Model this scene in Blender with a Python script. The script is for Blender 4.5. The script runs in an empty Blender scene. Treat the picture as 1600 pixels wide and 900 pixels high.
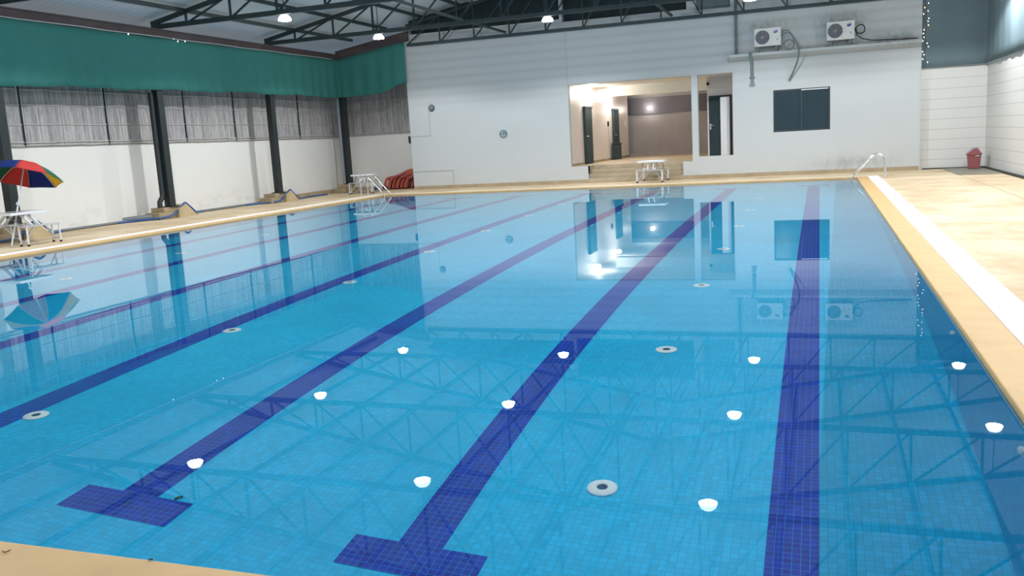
import bpy, math, random
from mathutils import Vector, Matrix
random.seed(7)
S = bpy.context.scene
COL = S.collection

# ------------------------------------------------------------------ camera
cam_d = bpy.data.cameras.new('camera')
cam = bpy.data.objects.new('camera', cam_d)
COL.objects.link(cam)
F = Vector((-0.32967624, 0.92977292, -0.16381663))
Rv = Vector((0.94409339, 0.32488077, -0.05603717))
U = Vector((-0.00111903, 0.17313232, 0.98489794))
m = Matrix(((Rv.x, U.x, -F.x, 0), (Rv.y, U.y, -F.y, 0), (Rv.z, U.z, -F.z, 0.0), (0, 0, 0, 1)))
cam.matrix_world = Matrix.Translation((0, 0, 1.56)) @ m
cam_d.sensor_width = 36.0
cam_d.lens = 36.0 * 1375.62 / 1600.0
cam_d.clip_start = 0.05
S.camera = cam

# ------------------------------------------------------------------ view, world, cycles options
S.view_settings.view_transform = 'Standard'
S.view_settings.look = 'None'
S.view_settings.gamma = 1.0
S.view_settings.use_curve_mapping = False
S.view_settings.exposure = 0.0
S.cycles.use_denoising = True
S.cycles.caustics_reflective = False
S.cycles.caustics_refractive = True
S.cycles.max_bounces = 10
S.cycles.diffuse_bounces = 5
S.cycles.glossy_bounces = 4
S.cycles.transmission_bounces = 6
S.cycles.blur_glossy = 0.5
S.cycles.sample_clamp_indirect = 6.0

W = bpy.data.worlds.new('night')
S.world = W
W.use_nodes = True
W.node_tree.nodes['Background'].inputs[0].default_value = (0.55, 0.75, 1.0, 1)
W.node_tree.nodes['Background'].inputs[1].default_value = 0.34

LAMP_W = 440.0        # radiant power of one high-bay lamp
LAMP_OMNI = 95.0      # the part of a lamp's light that leaves its housing at all angles
LAMP_COL = (0.96, 0.98, 1.0)
LAMP_GLOW = 55.0

# ------------------------------------------------------------------ materials
def new_mat(name):
    mt = bpy.data.materials.new(name)
    mt.use_nodes = True
    nt = mt.node_tree
    b = nt.nodes['Principled BSDF']
    return mt, nt, b

def nd(nt, typ, **kw):
    n = nt.nodes.new(typ)
    for k, v in kw.items():
        setattr(n, k, v)
    return n

def mth(nt, op, a, b=None, c=None):
    n = nt.nodes.new('ShaderNodeMath')
    n.operation = op
    for i, v in enumerate((a, b, c)):
        if v is None:
            continue
        if isinstance(v, (int, float)):
            n.inputs[i].default_value = v
        else:
            nt.links.new(v, n.inputs[i])
    return n.outputs[0]

def mixc(nt, fac, a, b, blend='MIX'):
    n = nt.nodes.new('ShaderNodeMix')
    n.data_type = 'RGBA'
    n.blend_type = blend
    for sock, v in ((n.inputs[0], fac), (n.inputs[6], a), (n.inputs[7], b)):
        if isinstance(v, (int, float)):
            sock.default_value = v
        elif isinstance(v, tuple):
            sock.default_value = v if len(v) == 4 else v + (1,)
        else:
            nt.links.new(v, sock)
    return n.outputs[2]

def coords(nt):
    tc = nd(nt, 'ShaderNodeTexCoord')
    sp = nd(nt, 'ShaderNodeSeparateXYZ')
    nt.links.new(tc.outputs['Object'], sp.inputs[0])
    return tc.outputs['Object'], sp.outputs[0], sp.outputs[1], sp.outputs[2]

def noise(nt, vec, scale, detail=4, rough=0.55, stretch=None):
    if stretch:
        mp = nd(nt, 'ShaderNodeMapping')
        mp.inputs['Scale'].default_value = stretch
        nt.links.new(vec, mp.inputs[0])
        vec = mp.outputs[0]
    n = nd(nt, 'ShaderNodeTexNoise')
    n.inputs['Scale'].default_value = scale
    n.inputs['Detail'].default_value = detail
    n.inputs['Roughness'].default_value = rough
    nt.links.new(vec, n.inputs['Vector'])
    return n.outputs[0]

def ramp(nt, fac, lo, hi):
    n = nd(nt, 'ShaderNodeMapRange')
    nt.links.new(fac, n.inputs[0])
    n.inputs[1].default_value = lo
    n.inputs[2].default_value = hi
    return n.outputs[0]

def simple(name, col, rough=0.6, metal=0.0, var=0.12, scale=6.0, bump=0.0, spec=0.4):
    mt, nt, b = new_mat(name)
    o, x, y, z = coords(nt)
    n = noise(nt, o, scale)
    c2 = tuple(max(0, v * (1 - 2 * var)) for v in col)
    nt.links.new(mixc(nt, n, c2, tuple(min(1, v * (1 + var)) for v in col)), b.inputs['Base Color'])
    b.inputs['Roughness'].default_value = rough
    b.inputs['Metallic'].default_value = metal
    b.inputs['Specular IOR Level'].default_value = spec
    if bump:
        bp = nd(nt, 'ShaderNodeBump')
        bp.inputs['Strength'].default_value = bump
        bp.inputs['Distance'].default_value = 0.01
        nt.links.new(noise(nt, o, scale * 8), bp.inputs['Height'])
        nt.links.new(bp.outputs[0], b.inputs['Normal'])
    return mt

def emis(name, col, strength):
    mt, nt, b = new_mat(name)
    b.inputs['Base Color'].default_value = col + (1,)
    b.inputs['Emission Color'].default_value = col + (1,)
    b.inputs['Emission Strength'].default_value = strength
    return mt

def tile_mat(name, base, grout, s=0.05, gw=0.05, var=0.10, axes='xy'):
    mt, nt, b = new_mat(name)
    o, x, y, z = coords(nt)
    pick = {'x': x, 'y': y, 'z': z}
    a, c = pick[axes[0]], pick[axes[1]]
    def line(v):
        f = mth(nt, 'FRACT', mth(nt, 'DIVIDE', v, s))
        d = mth(nt, 'ABSOLUTE', mth(nt, 'SUBTRACT', f, 0.5))
        return mth(nt, 'GREATER_THAN', d, 0.5 - gw)
    g = mth(nt, 'MAXIMUM', line(a), line(c))
    cmb = nd(nt, 'ShaderNodeCombineXYZ')
    nt.links.new(mth(nt, 'FLOOR', mth(nt, 'DIVIDE', a, s)), cmb.inputs[0])
    nt.links.new(mth(nt, 'FLOOR', mth(nt, 'DIVIDE', c, s)), cmb.inputs[1])
    wn = nd(nt, 'ShaderNodeTexWhiteNoise', noise_dimensions='2D')
    nt.links.new(cmb.outputs[0], wn.inputs['Vector'])
    lo = tuple(v * (1 - var) for v in base)
    hi = tuple(min(1, v * (1 + var)) for v in base)
    tc = mixc(nt, wn.outputs[0], lo, hi)
    big = noise(nt, o, 0.9, 3)
    tc = mixc(nt, ramp(nt, big, 0.45, 0.85), tc, tuple(v * 0.8 for v in base))
    nt.links.new(mixc(nt, g, tc, grout), b.inputs['Base Color'])
    b.inputs['Roughness'].default_value = 0.35
    b.inputs['Specular IOR Level'].default_value = 0.2
    return mt

M = {}
M['pool_tile'] = tile_mat('light_blue_mosaic', (0.008, 0.51, 0.83), (0.006, 0.36, 0.64), gw=0.045)
M['pool_tile_wx'] = tile_mat('light_blue_mosaic_side', (0.030, 0.46, 0.74), (0.022, 0.34, 0.58), axes='yz')
M['pool_tile_wy'] = tile_mat('light_blue_mosaic_end', (0.030, 0.46, 0.74), (0.022, 0.34, 0.58), axes='xz')
M['lane_tile'] = tile_mat('navy_mosaic', (0.001, 0.030, 0.38), (0.015, 0.22, 0.60), s=0.0505, gw=0.036, var=0.25)

def deck_mat():
    mt, nt, b = new_mat('worn_tan_deck')
    o, x, y, z = coords(nt)
    n1 = noise(nt, o, 0.75, 5, 0.6)
    n2 = noise(nt, o, 4.0, 5, 0.65)
    c = mixc(nt, ramp(nt, n1, 0.38, 0.62), (0.47, 0.335, 0.18), (0.63, 0.51, 0.35))
    c = mixc(nt, mth(nt, 'MULTIPLY', ramp(nt, n2, 0.45, 0.75), 0.45), c, (0.70, 0.62, 0.48))
    st = noise(nt, o, 2.2, 6, 0.7)
    c = mixc(nt, mth(nt, 'MULTIPLY', ramp(nt, st, 0.58, 0.75), 0.45), c, (0.44, 0.31, 0.16))
    nt.links.new(c, b.inputs['Base Color'])
    b.inputs['Roughness'].default_value = 0.62
    b.inputs['Specular IOR Level'].default_value = 0.3
    bp = nd(nt, 'ShaderNodeBump')
    bp.inputs['Strength'].default_value = 0.15
    nt.links.new(n2, bp.inputs['Height'])
    nt.links.new(bp.outputs[0], b.inputs['Normal'])
    return mt
M['deck'] = deck_mat()
M['coping'] = simple('tan_coping_stone', (0.60, 0.385, 0.16), 0.55, var=0.14, scale=2.5)

def wall_mat(name, col, stain=(0.42, 0.42, 0.36), zlo=0.5, bands=0.0, amount=0.5):
    mt, nt, b = new_mat(name)
    o, x, y, z = coords(nt)
    n = noise(nt, o, 1.2, 5, 0.6)
    c = mixc(nt, n, tuple(v * 0.95 for v in col), col)
    # damp stains low on the wall
    low = mth(nt, 'SUBTRACT', 1.0, ramp(nt, z, 0.12, zlo))
    sp = ramp(nt, noise(nt, o, 1.6, 6, 0.7, stretch=(1, 1, 2.2)), 0.50, 0.75)
    c = mixc(nt, mth(nt, 'MULTIPLY', mth(nt, 'MULTIPLY', low, sp), amount), c, stain)
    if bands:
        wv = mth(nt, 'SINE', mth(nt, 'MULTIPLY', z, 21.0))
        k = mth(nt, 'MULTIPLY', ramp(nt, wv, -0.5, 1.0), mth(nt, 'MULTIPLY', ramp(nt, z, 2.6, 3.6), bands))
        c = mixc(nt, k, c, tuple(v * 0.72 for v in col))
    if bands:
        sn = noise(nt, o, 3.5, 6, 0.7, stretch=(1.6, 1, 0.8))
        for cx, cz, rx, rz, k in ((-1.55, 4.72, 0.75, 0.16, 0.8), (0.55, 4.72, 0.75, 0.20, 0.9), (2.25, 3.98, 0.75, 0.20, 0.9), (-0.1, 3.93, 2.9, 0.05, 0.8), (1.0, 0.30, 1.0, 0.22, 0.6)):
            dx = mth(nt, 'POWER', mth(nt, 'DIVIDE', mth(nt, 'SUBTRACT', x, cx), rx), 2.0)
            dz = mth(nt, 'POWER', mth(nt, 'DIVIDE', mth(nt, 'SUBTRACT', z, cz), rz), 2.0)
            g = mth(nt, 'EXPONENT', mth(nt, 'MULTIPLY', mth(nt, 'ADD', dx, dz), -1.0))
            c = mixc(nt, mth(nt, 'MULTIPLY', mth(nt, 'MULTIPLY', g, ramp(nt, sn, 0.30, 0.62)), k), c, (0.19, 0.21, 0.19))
    nt.links.new(c, b.inputs['Base Color'])
    b.inputs['Roughness'].default_value = 0.7
    b.inputs['Specular IOR Level'].default_value = 0.25
    return mt
M['wall'] = wall_mat('white_painted_plaster', (0.51, 0.535, 0.535), bands=0.35)
M['wall_left'] = wall_mat('white_washed_boundary_wall', (0.76, 0.75, 0.71), zlo=0.7, amount=0.6)
M['skirting'] = simple('brown_skirting', (0.40, 0.31, 0.20), 0.7, var=0.2, scale=3)

def groove_mat():
    mt, nt, b = new_mat('white_horizontal_board')
    o, x, y, z = coords(nt)
    f = mth(nt, 'FRACT', mth(nt, 'DIVIDE', mth(nt, 'ADD', z, 0.02), 0.303))
    g = mth(nt, 'LESS_THAN', f, 0.045)
    nt.links.new(mixc(nt, g, (0.60, 0.60, 0.575), (0.40, 0.38, 0.36)), b.inputs['Base Color'])
    b.inputs['Roughness'].default_value = 0.55
    return mt
M['board'] = groove_mat()

def bamboo_mat():
    mt, nt, b = new_mat('weathered_bamboo')
    o, x, y, z = coords(nt)
    v = mth(nt, 'ADD', x, y)
    cmb = nd(nt, 'ShaderNodeCombineXYZ')
    nt.links.new(mth(nt, 'FLOOR', mth(nt, 'DIVIDE', v, 0.045)), cmb.inputs[0])
    wn = nd(nt, 'ShaderNodeTexWhiteNoise', noise_dimensions='2D')
    nt.links.new(cmb.outputs[0], wn.inputs['Vector'])
    st = noise(nt, o, 2.2, 6, 0.72, stretch=(7, 7, 0.9))
    c = mixc(nt, wn.outputs[0], (0.30, 0.29, 0.29), (0.52, 0.50, 0.48))
    c = mixc(nt, mth(nt, 'MULTIPLY', ramp(nt, st, 0.48, 0.66), 0.75), c, (0.14, 0.13, 0.13))
    f = mth(nt, 'ABSOLUTE', mth(nt, 'SUBTRACT', mth(nt, 'FRACT', mth(nt, 'DIVIDE', v, 0.045)), 0.5))
    c = mixc(nt, mth(nt, 'GREATER_THAN', f, 0.44), c, (0.12, 0.11, 0.11))
    nt.links.new(c, b.inputs['Base Color'])
    b.inputs['Roughness'].default_value = 0.75
    return mt
M['bamboo'] = bamboo_mat()
M['bamboo_rail'] = simple('bamboo_pole', (0.50, 0.48, 0.45), 0.7, var=0.2, scale=8)

def curtain_mat(name, col):
    mt, nt, b = new_mat(name)
    o, x, y, z = coords(nt)
    n = noise(nt, o, 1.1, 3)
    w = noise(nt, o, 60, 2)
    c = mixc(nt, n, tuple(v * 0.85 for v in col), col)
    c = mixc(nt, mth(nt, 'MULTIPLY', w, 0.25), c, tuple(v * 0.6 for v in col))
    nt.links.new(c, b.inputs['Base Color'])
    b.inputs['Roughness'].default_value = 0.85
    b.inputs['Specular IOR Level'].default_value = 0.15
    return mt
M['curtain'] = curtain_mat('green_shade_cloth', (0.048, 0.205, 0.178))
M['curtain_b'] = curtain_mat('blue_green_shade_cloth', (0.16, 0.225, 0.25))

def roof_mat():
    mt, nt, b = new_mat('grey_ribbed_roof_sheet')
    o, x, y, z = coords(nt)
    f = mth(nt, 'FRACT', mth(nt, 'DIVIDE', y, 0.24))
    g = mth(nt, 'LESS_THAN', f, 0.10)
    n = noise(nt, o, 0.8, 4)
    c = mixc(nt, n, (0.56, 0.60, 0.62), (0.70, 0.73, 0.75))
    c = mixc(nt, mth(nt, 'MULTIPLY', g, 0.6), c, (0.36, 0.37, 0.40))
    nt.links.new(c, b.inputs['Base Color'])
    b.inputs['Roughness'].default_value = 0.45
    return mt
M['roof'] = roof_mat()
M['steel'] = simple('dark_green_grey_steel', (0.028, 0.045, 0.046), 0.55, var=0.2, scale=3)
M['beam'] = simple('rust_brown_primer', (0.09, 0.065, 0.065), 0.7, var=0.25, scale=2.5)
M['dark_mesh'] = simple('dark_net', (0.020, 0.035, 0.038), 0.85, var=0.3, scale=5)
M['grey_pane'] = simple('grey_translucent_sheet', (0.16, 0.22, 0.23), 0.5, var=0.2, scale=2)
M['post'] = simple('charcoal_post_paint', (0.018, 0.025, 0.027), 0.5, var=0.2, scale=3)
M['alu'] = simple('brushed_aluminium', (0.72, 0.73, 0.75), 0.32, metal=0.85, var=0.06)
M['alu_white'] = simple('pale_aluminium_sheet', (0.80, 0.81, 0.82), 0.4, metal=0.25, var=0.05)
M['chrome'] = simple('polished_stainless', (0.88, 0.89, 0.90), 0.2, metal=1.0, var=0.03)
M['rubber'] = simple('black_rubber', (0.015, 0.014, 0.013), 0.8)
M['blue_hose'] = simple('blue_pvc_hose', (0.018, 0.095, 0.31), 0.4, var=0.15)
M['grey_pipe'] = simple('grey_pvc_pipe', (0.16, 0.18, 0.19), 0.5, var=0.15)
M['blue_grey'] = simple('blue_grey_pipe', (0.22, 0.25, 0.30), 0.5)
M['pale_line'] = simple('grey_paint_line', (0.42, 0.44, 0.43), 0.7)
M['green_pipe'] = simple('weathered_green_pipe', (0.14, 0.20, 0.19), 0.6, var=0.25, scale=9)
M['concrete'] = simple('tan_concrete', (0.50, 0.39, 0.23), 0.75, var=0.2, scale=3, bump=0.2)
M['plinth'] = simple('brown_concrete_block', (0.36, 0.28, 0.17), 0.8, var=0.2, scale=4, bump=0.2)
M['grate'] = None
M['step'] = simple('beige_stair_tile', (0.46, 0.37, 0.25), 0.55, var=0.2, scale=2.5)
M['lobby_wall'] = simple('warm_cream_gloss_wall', (0.77, 0.71, 0.68), 0.35, var=0.04, scale=2)
M['lobby_cream'] = simple('cream_ceiling', (0.86, 0.83, 0.74), 0.6, var=0.03)
M['lobby_back'] = simple('grey_lobby_wall', (0.40, 0.36, 0.35), 0.3, var=0.2, scale=0.7)
M['lobby_band'] = simple('dark_mauve_band', (0.12, 0.11, 0.13), 0.35, var=0.2, scale=1.5)
M['door'] = simple('slate_green_door', (0.020, 0.042, 0.052), 0.65, var=0.15)
M['white_panel'] = simple('white_laminate', (0.86, 0.89, 0.92), 0.4, var=0.03)
M['ac_body'] = simple('aged_white_enamel', (0.66, 0.66, 0.62), 0.45, var=0.08, scale=5)
M['ac_dark'] = simple('dark_fan_opening', (0.11, 0.11, 0.13), 0.6)
M['ac_grille'] = simple('grey_fan_grille', (0.28, 0.28, 0.30), 0.5)
M['logo_blue'] = simple('blue_badge', (0.02, 0.06, 0.25), 0.35)
M['glass_dark'] = simple('dark_tinted_glass', (0.030, 0.050, 0.062), 0.12, var=0.12, scale=1.5, spec=0.5)
M['frame_dark'] = simple('dark_window_frame', (0.034, 0.05, 0.056), 0.45)
M['red_bin'] = simple('faded_red_plastic', (0.27, 0.085, 0.085), 0.5, var=0.15, scale=8)
M['flap'] = simple('grey_blue_flap', (0.30, 0.32, 0.40), 0.5)
M['white_mark'] = simple('white_print', (0.8, 0.75, 0.72), 0.6)
M['red_hose'] = simple('faded_red_orange_hose', (0.50, 0.10, 0.06), 0.55, var=0.3, scale=9)
M['red_hose_b'] = simple('orange_red_hose', (0.66, 0.17, 0.08), 0.55, var=0.25, scale=9)
M['red_hose_c'] = simple('dusty_red_hose', (0.40, 0.10, 0.09), 0.6, var=0.3, scale=9)
M['inlet'] = simple('white_abs_fitting', (0.88, 0.92, 0.90), 0.4, var=0.03)
M['inlet_hole'] = simple('dark_drain_hole', (0.01, 0.08, 0.16), 0.6)
M['patch'] = simple('damp_grey_slab', (0.24, 0.23, 0.18), 0.6, var=0.25, scale=2)
M['black_gap'] = simple('black_gap', (0.02, 0.02, 0.016), 0.9)
M['teal_plate'] = simple('grey_teal_plate', (0.28, 0.38, 0.40), 0.5, var=0.15, scale=12)
M['leaf'] = simple('dry_brown_leaf', (0.12, 0.07, 0.02), 0.8)
M['lamp_shell'] = simple('grey_lamp_housing', (0.30, 0.31, 0.32), 0.4, metal=0.6)
M['lamp_glow'] = emis('lamp_diffuser', (0.97, 0.98, 1.0), LAMP_GLOW)
M['lamp_shade'] = emis('glowing_acrylic_shade', (0.95, 0.98, 1.0), 7.0)
M['warm_glow'] = emis('warm_lobby_lamp', (1.0, 0.90, 0.74), 45.0)
M['fairy'] = emis('warm_white_bulb', (1.0, 0.92, 0.80), 5.0)
M['fairy_amber'] = emis('amber_bulb', (1.0, 0.50, 0.12), 12.0)
M['rope'] = simple('pale_line', (0.45, 0.48, 0.48), 0.7)
for k, c in (('u_blue', (0.012, 0.04, 0.24)), ('u_red', (0.62, 0.06, 0.05)), ('u_green', (0.02, 0.16, 0.09)), ('u_yellow', (0.80, 0.52, 0.06))):
    mt, nt, b = new_mat('umbrella_fabric_' + k[2:])
    o, x, y, z = coords(nt)
    nt.links.new(mixc(nt, noise(nt, o, 30, 2), tuple(v * 0.85 for v in c), c), b.inputs['Base Color'])
    b.inputs['Roughness'].default_value = 0.8
    tr = nd(nt, 'ShaderNodeBsdfTranslucent')
    tr.inputs['Color'].default_value = tuple(min(1, v * 1.5) for v in c) + (1,)
    mx = nd(nt, 'ShaderNodeMixShader')
    mx.inputs[0].default_value = 0.35
    nt.links.new(b.outputs[0], mx.inputs[1])
    nt.links.new(tr.outputs[0], mx.inputs[2])
    nt.links.new(mx.outputs[0], nt.nodes['Material Output'].inputs['Surface'])
    M[k] = mt

def grate_mat():
    mt, nt, b = new_mat('white_gutter_grating')
    o, x, y, z = coords(nt)
    def ln(v):
        return mth(nt, 'LESS_THAN', mth(nt, 'FRACT', mth(nt, 'DIVIDE', v, 0.03)), 0.22)
    g = mth(nt, 'MULTIPLY', ln(mth(nt, 'ADD', x, y)), 0.18)
    nt.links.new(mixc(nt, g, (0.93, 0.93, 0.92), (0.55, 0.55, 0.52)), b.inputs['Base Color'])
    b.inputs['Roughness'].default_value = 0.4
    return mt
M['grate'] = grate_mat()

def water_mat():
    mt = bpy.data.materials.new('still_pool_water')
    mt.use_nodes = True
    nt = mt.node_tree
    nt.nodes.remove(nt.nodes['Principled BSDF'])
    g = nd(nt, 'ShaderNodeBsdfGlass')
    g.inputs['Color'].default_value = (0.93, 0.985, 1.0, 1)
    g.inputs['Roughness'].default_value = 0.0
    g.inputs['IOR'].default_value = 1.333
    nt.links.new(g.outputs[0], nt.nodes['Material Output'].inputs['Surface'])
    return mt
M['water'] = water_mat()

# ------------------------------------------------------------------ mesh builder
class MB:
    def __init__(self):
        self.v, self.f, self.mi = [], [], []
    def add(self, vs, fs, mi=0):
        o = len(self.v)
        self.v += [tuple(p) for p in vs]
        for f in fs:
            self.f.append(tuple(i + o for i in f))
            self.mi.append(mi)
        return self
    def box(self, x0, x1, y0, y1, z0, z1, mi=0):
        vs = [(x0, y0, z0), (x1, y0, z0), (x1, y1, z0), (x0, y1, z0), (x0, y0, z1), (x1, y0, z1), (x1, y1, z1), (x0, y1, z1)]
        return self.add(vs, [(0, 3, 2, 1), (4, 5, 6, 7), (0, 1, 5, 4), (1, 2, 6, 5), (2, 3, 7, 6), (3, 0, 4, 7)], mi)
    def rbox(self, x0, x1, y0, y1, z0, z1, r, mi=0):
        # box whose vertical-to-y rounded corners lie in the xz plane
        pts = []
        for cx, cz, a0 in ((x1 - r, z1 - r, 0), (x0 + r, z1 - r, 90), (x0 + r, z0 + r, 180), (x1 - r, z0 + r, 270)):
            for k in range(5):
                a = math.radians(a0 + k * 22.5)
                pts.append((cx + r * math.cos(a), cz + r * math.sin(a)))
        n = len(pts)
        vs = [(p[0], y0, p[1]) for p in pts] + [(p[0], y1, p[1]) for p in pts]
        fs = [tuple(range(n)), tuple(range(2 * n - 1, n - 1, -1))]
        fs += [(i, i + n, (i + 1) % n + n, (i + 1) % n) for i in range(n)]
        return self.add(vs, fs, mi)
    def quad(self, a, b, c, d, mi=0):
        return self.add([a, b, c, d], [(0, 1, 2, 3)], mi)
    def bar(self, a, b, w, h, up=(0, 0, 1), mi=0):
        a, b = Vector(a), Vector(b)
        d = (b - a).normalized()
        s = d.cross(Vector(up))
        if s.length < 1e-4:
            s = d.cross(Vector((0, 1, 0)))
        s.normalize()
        u = s.cross(d)
        vs = []
        for p in (a, b):
            for i, j in ((-1, -1), (1, -1), (1, 1), (-1, 1)):
                vs.append(p + s * (w / 2 * i) + u * (h / 2 * j))
        return self.add(vs, [(0, 1, 2, 3), (7, 6, 5, 4), (0, 4, 5, 1), (1, 5, 6, 2), (2, 6, 7, 3), (3, 7, 4, 0)], mi)
    def tube(self, pts, r, n=10, closed=False, mi=0):
        pts = [Vector(p) for p in pts]
        rr = r if isinstance(r, (list, tuple)) else [r] * len(pts)
        N = len(pts)
        vs = []
        prev = None
        for i, p in enumerate(pts):
            if closed:
                t = (pts[(i + 1) % N] - pts[i - 1])
            else:
                t = pts[min(i + 1, N - 1)] - pts[max(i - 1, 0)]
            t.normalize()
            if prev is None:
                ref = Vector((0, 0, 1)) if abs(t.z) < 0.9 else Vector((1, 0, 0))
                s = t.cross(ref).normalized()
            else:
                s = (prev - t * prev.dot(t)).normalized()
            prev = s
            u = t.cross(s)
            for k in range(n):
                a = 2 * math.pi * k / n
                vs.append(p + (s * math.cos(a) + u * math.sin(a)) * rr[i])
        fs = []
        for i in range(N if closed else N - 1):
            j = (i + 1) % N
            for k in range(n):
                fs.append((i * n + k, i * n + (k + 1) % n, j * n + (k + 1) % n, j * n + k))
        if not closed:
            fs.append(tuple(range(n - 1, -1, -1)))
            fs.append(tuple((N - 1) * n + k for k in range(n)))
        return self.add(vs, fs, mi)
    def cyl(self, a, b, r, n=16, mi=0):
        return self.tube([a, b], r, n, mi=mi)
    def lathe(self, prof, c=(0, 0, 0), n=24, axis='z', mi=0):
        vs = []
        for r, h in prof:
            for k in range(n):
                a = 2 * math.pi * k / n
                if axis == 'z':
                    vs.append((c[0] + r * math.cos(a), c[1] + r * math.sin(a), c[2] + h))
                elif axis == 'y':
                    vs.append((c[0] + r * math.cos(a), c[1] + h, c[2] + r * math.sin(a)))
                else:
                    vs.append((c[0] + h, c[1] + r * math.cos(a), c[2] + r * math.sin(a)))
        fs = []
        for i in range(len(prof) - 1):
            for k in range(n):
                fs.append((i * n + k, i * n + (k + 1) % n, (i + 1) * n + (k + 1) % n, (i + 1) * n + k))
        if prof[0][0] > 1e-6:
            fs.append(tuple(range(n - 1, -1, -1)))
        if prof[-1][0] > 1e-6:
            fs.append(tuple((len(prof) - 1) * n + k for k in range(n)))
        return self.add(vs, fs, mi)
    def build(self, name, mats, parent=None, smooth=False, bevel=0.0, loc=None):
        me = bpy.data.meshes.new(name)
        me.from_pydata(self.v, [], self.f)
        if not isinstance(mats, (list, tuple)):
            mats = [mats]
        for mt in mats:
            me.materials.append(mt)
        me.polygons.foreach_set('material_index', self.mi)
        if smooth:
            me.polygons.foreach_set('use_smooth', [True] * len(me.polygons))
            me.set_sharp_from_angle(angle=math.radians(40))
        me.update()
        o = bpy.data.objects.new(name, me)
        COL.objects.link(o)
        if loc:
            o.location = loc
        if parent is not None:
            o.parent = parent
        if bevel:
            md = o.modifiers.new('bevel', 'BEVEL')
            md.width = bevel
            md.segments = 2
            md.limit_method = 'ANGLE'
        return o

def struct(o):
    o['kind'] = 'structure'
    return o

def tag(o, label, cat, group=None):
    o['label'] = label
    o['category'] = cat
    if group:
        o['group'] = group
    return o

def thing(name, label, cat, loc=(0, 0, 0), rz=0.0, group=None):
    o = bpy.data.objects.new(name, None)
    o.empty_display_size = 0.1
    COL.objects.link(o)
    o.location = loc
    o.rotation_euler = (0, 0, rz)
    return tag(o, label, cat, group)

def copy_thing(o, loc, label, rz=None, group=None):
    c = o.copy()
    COL.objects.link(c)
    c.location = loc
    if rz is not None:
        c.rotation_euler = (0, 0, rz)
    c['label'] = label
    if group:
        c['group'] = group
    def rec(src, dst):
        for ch in list(src.children):
            k = ch.copy()
            COL.objects.link(k)
            k.parent = dst
            rec(ch, k)
    rec(o, c)
    return c

# ------------------------------------------------------------------ layout constants
WZ = -0.04                       # water level
PX0, PX1, PY0, PY1 = -14.0, 1.01, 2.61, 27.30
YW = 29.9                        # main end wall
XL = -17.8                       # boundary wall on the left
XC = -17.0                       # line of steel columns
XR = 4.72                        # right wall
YB = 31.35                       # wall of the alcove at the far left corner
def zfloor(y): return -2.14 + (y - 2.6) / 24.7
ROOF_Z0, ROOF_S, RIDGE = 5.27, 0.192, -4.72
def zroof(x):
    return ROOF_Z0 + ROOF_S * (x + 17.4) if x < RIDGE else ROOF_Z0 + ROOF_S * (RIDGE + 17.4) - ROOF_S * (x - RIDGE)

# ------------------------------------------------------------------ pool basin
b = MB()
b.quad((PX0, PY0, zfloor(PY0)), (PX1, PY0, zfloor(PY0)), (PX1, PY1, zfloor(PY1)), (PX0, PY1, zfloor(PY1)), 0)
def decal(x0, x1, y0, y1):
    e = 0.004
    b.quad((x0, y0, zfloor(y0) + e), (x1, y0, zfloor(y0) + e), (x1, y1, zfloor(y1) + e), (x0, y1, zfloor(y1) + e), 1)
LANES = [-0.17, -2.35, -4.52, -6.68, -8.80, -10.85, -12.95]
for lx in LANES:
    cx = round(lx / 0.0505) * 0.0505
    decal(cx - 9 * 0.0505, cx + 9 * 0.0505, 4.39, 4.39 + 6 * 0.0505)
    decal(cx - 9 * 0.0505, cx + 9 * 0.0505, 25.9, 25.9 + 6 * 0.0505)
    decal(cx - 3 * 0.0505, cx + 3 * 0.0505, 4.39 + 6 * 0.0505, 25.9)
pool_floor = struct(b.build('pool_floor', [M['pool_tile'], M['lane_tile']]))
b = MB()
zt = -0.10
for x, s in ((PX0, 1), (PX1, -1)):
    b.quad((x, PY0, zfloor(PY0)), (x, PY1, zfloor(PY1)), (x, PY1, zt), (x, PY0, zt), 0)
b.quad((PX0, PY0, zfloor(PY0)), (PX1, PY0, zfloor(PY0)), (PX1, PY0, zt), (PX0, PY0, zt), 1)
b.quad((PX0, PY1, zfloor(PY1)), (PX1, PY1, zfloor(PY1)), (PX1, PY1, zt), (PX0, PY1, zt), 1)
pool_walls = struct(b.build('pool_walls', [M['pool_tile_wx'], M['pool_tile_wy']]))
b = MB()
b.quad((PX0, PY0, WZ), (PX1, PY0, WZ), (PX1, PY1, WZ), (PX0, PY1, WZ))
water = tag(b.build('pool_water', M['water'], smooth=True), 'clear still blue water filling the tiled swimming pool', 'water')
water['kind'] = 'stuff'
for o in (pool_floor, pool_walls):
    o.cycles.is_caustics_receiver = True
water.cycles.is_caustics_caster = True

# ------------------------------------------------------------------ deck
CW, GW = 0.30, 0.285
b = MB()
x0, x1, y0, y1 = PX0 - CW - GW, PX1 + CW + GW, PY0 - CW - GW, PY1 + CW + 0.10
dx0, dx1, dy0, dy1 = XL, XR, -6.0, YB
b.box(dx0, dx1, dy0, y0, -0.3, 0)
b.box(dx0, dx1, y1, dy1, -0.3, 0)
b.box(dx0, x0, y0, y1, -0.3, 0)
b.box(x1, dx1, y0, y1, -0.3, 0)
struct(b.build('floor', M['deck']))
b = MB()
cx0, cx1, cy0, cy1 = PX0 - CW, PX1 + CW, PY0 - CW, PY1 + CW
b.box(cx0, cx1, cy0, PY0, -0.12, 0)
b.box(cx0, cx1, PY1, cy1, -0.12, 0)
b.box(cx0, PX0, PY0, PY1, -0.12, 0)
b.box(PX1, cx1, PY0, PY1, -0.12, 0)
struct(b.build('trim_1', M['coping'], bevel=0.012))
b = MB()
b.box(x0, cx0, y0, y1, -0.1, 0.006)
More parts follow.
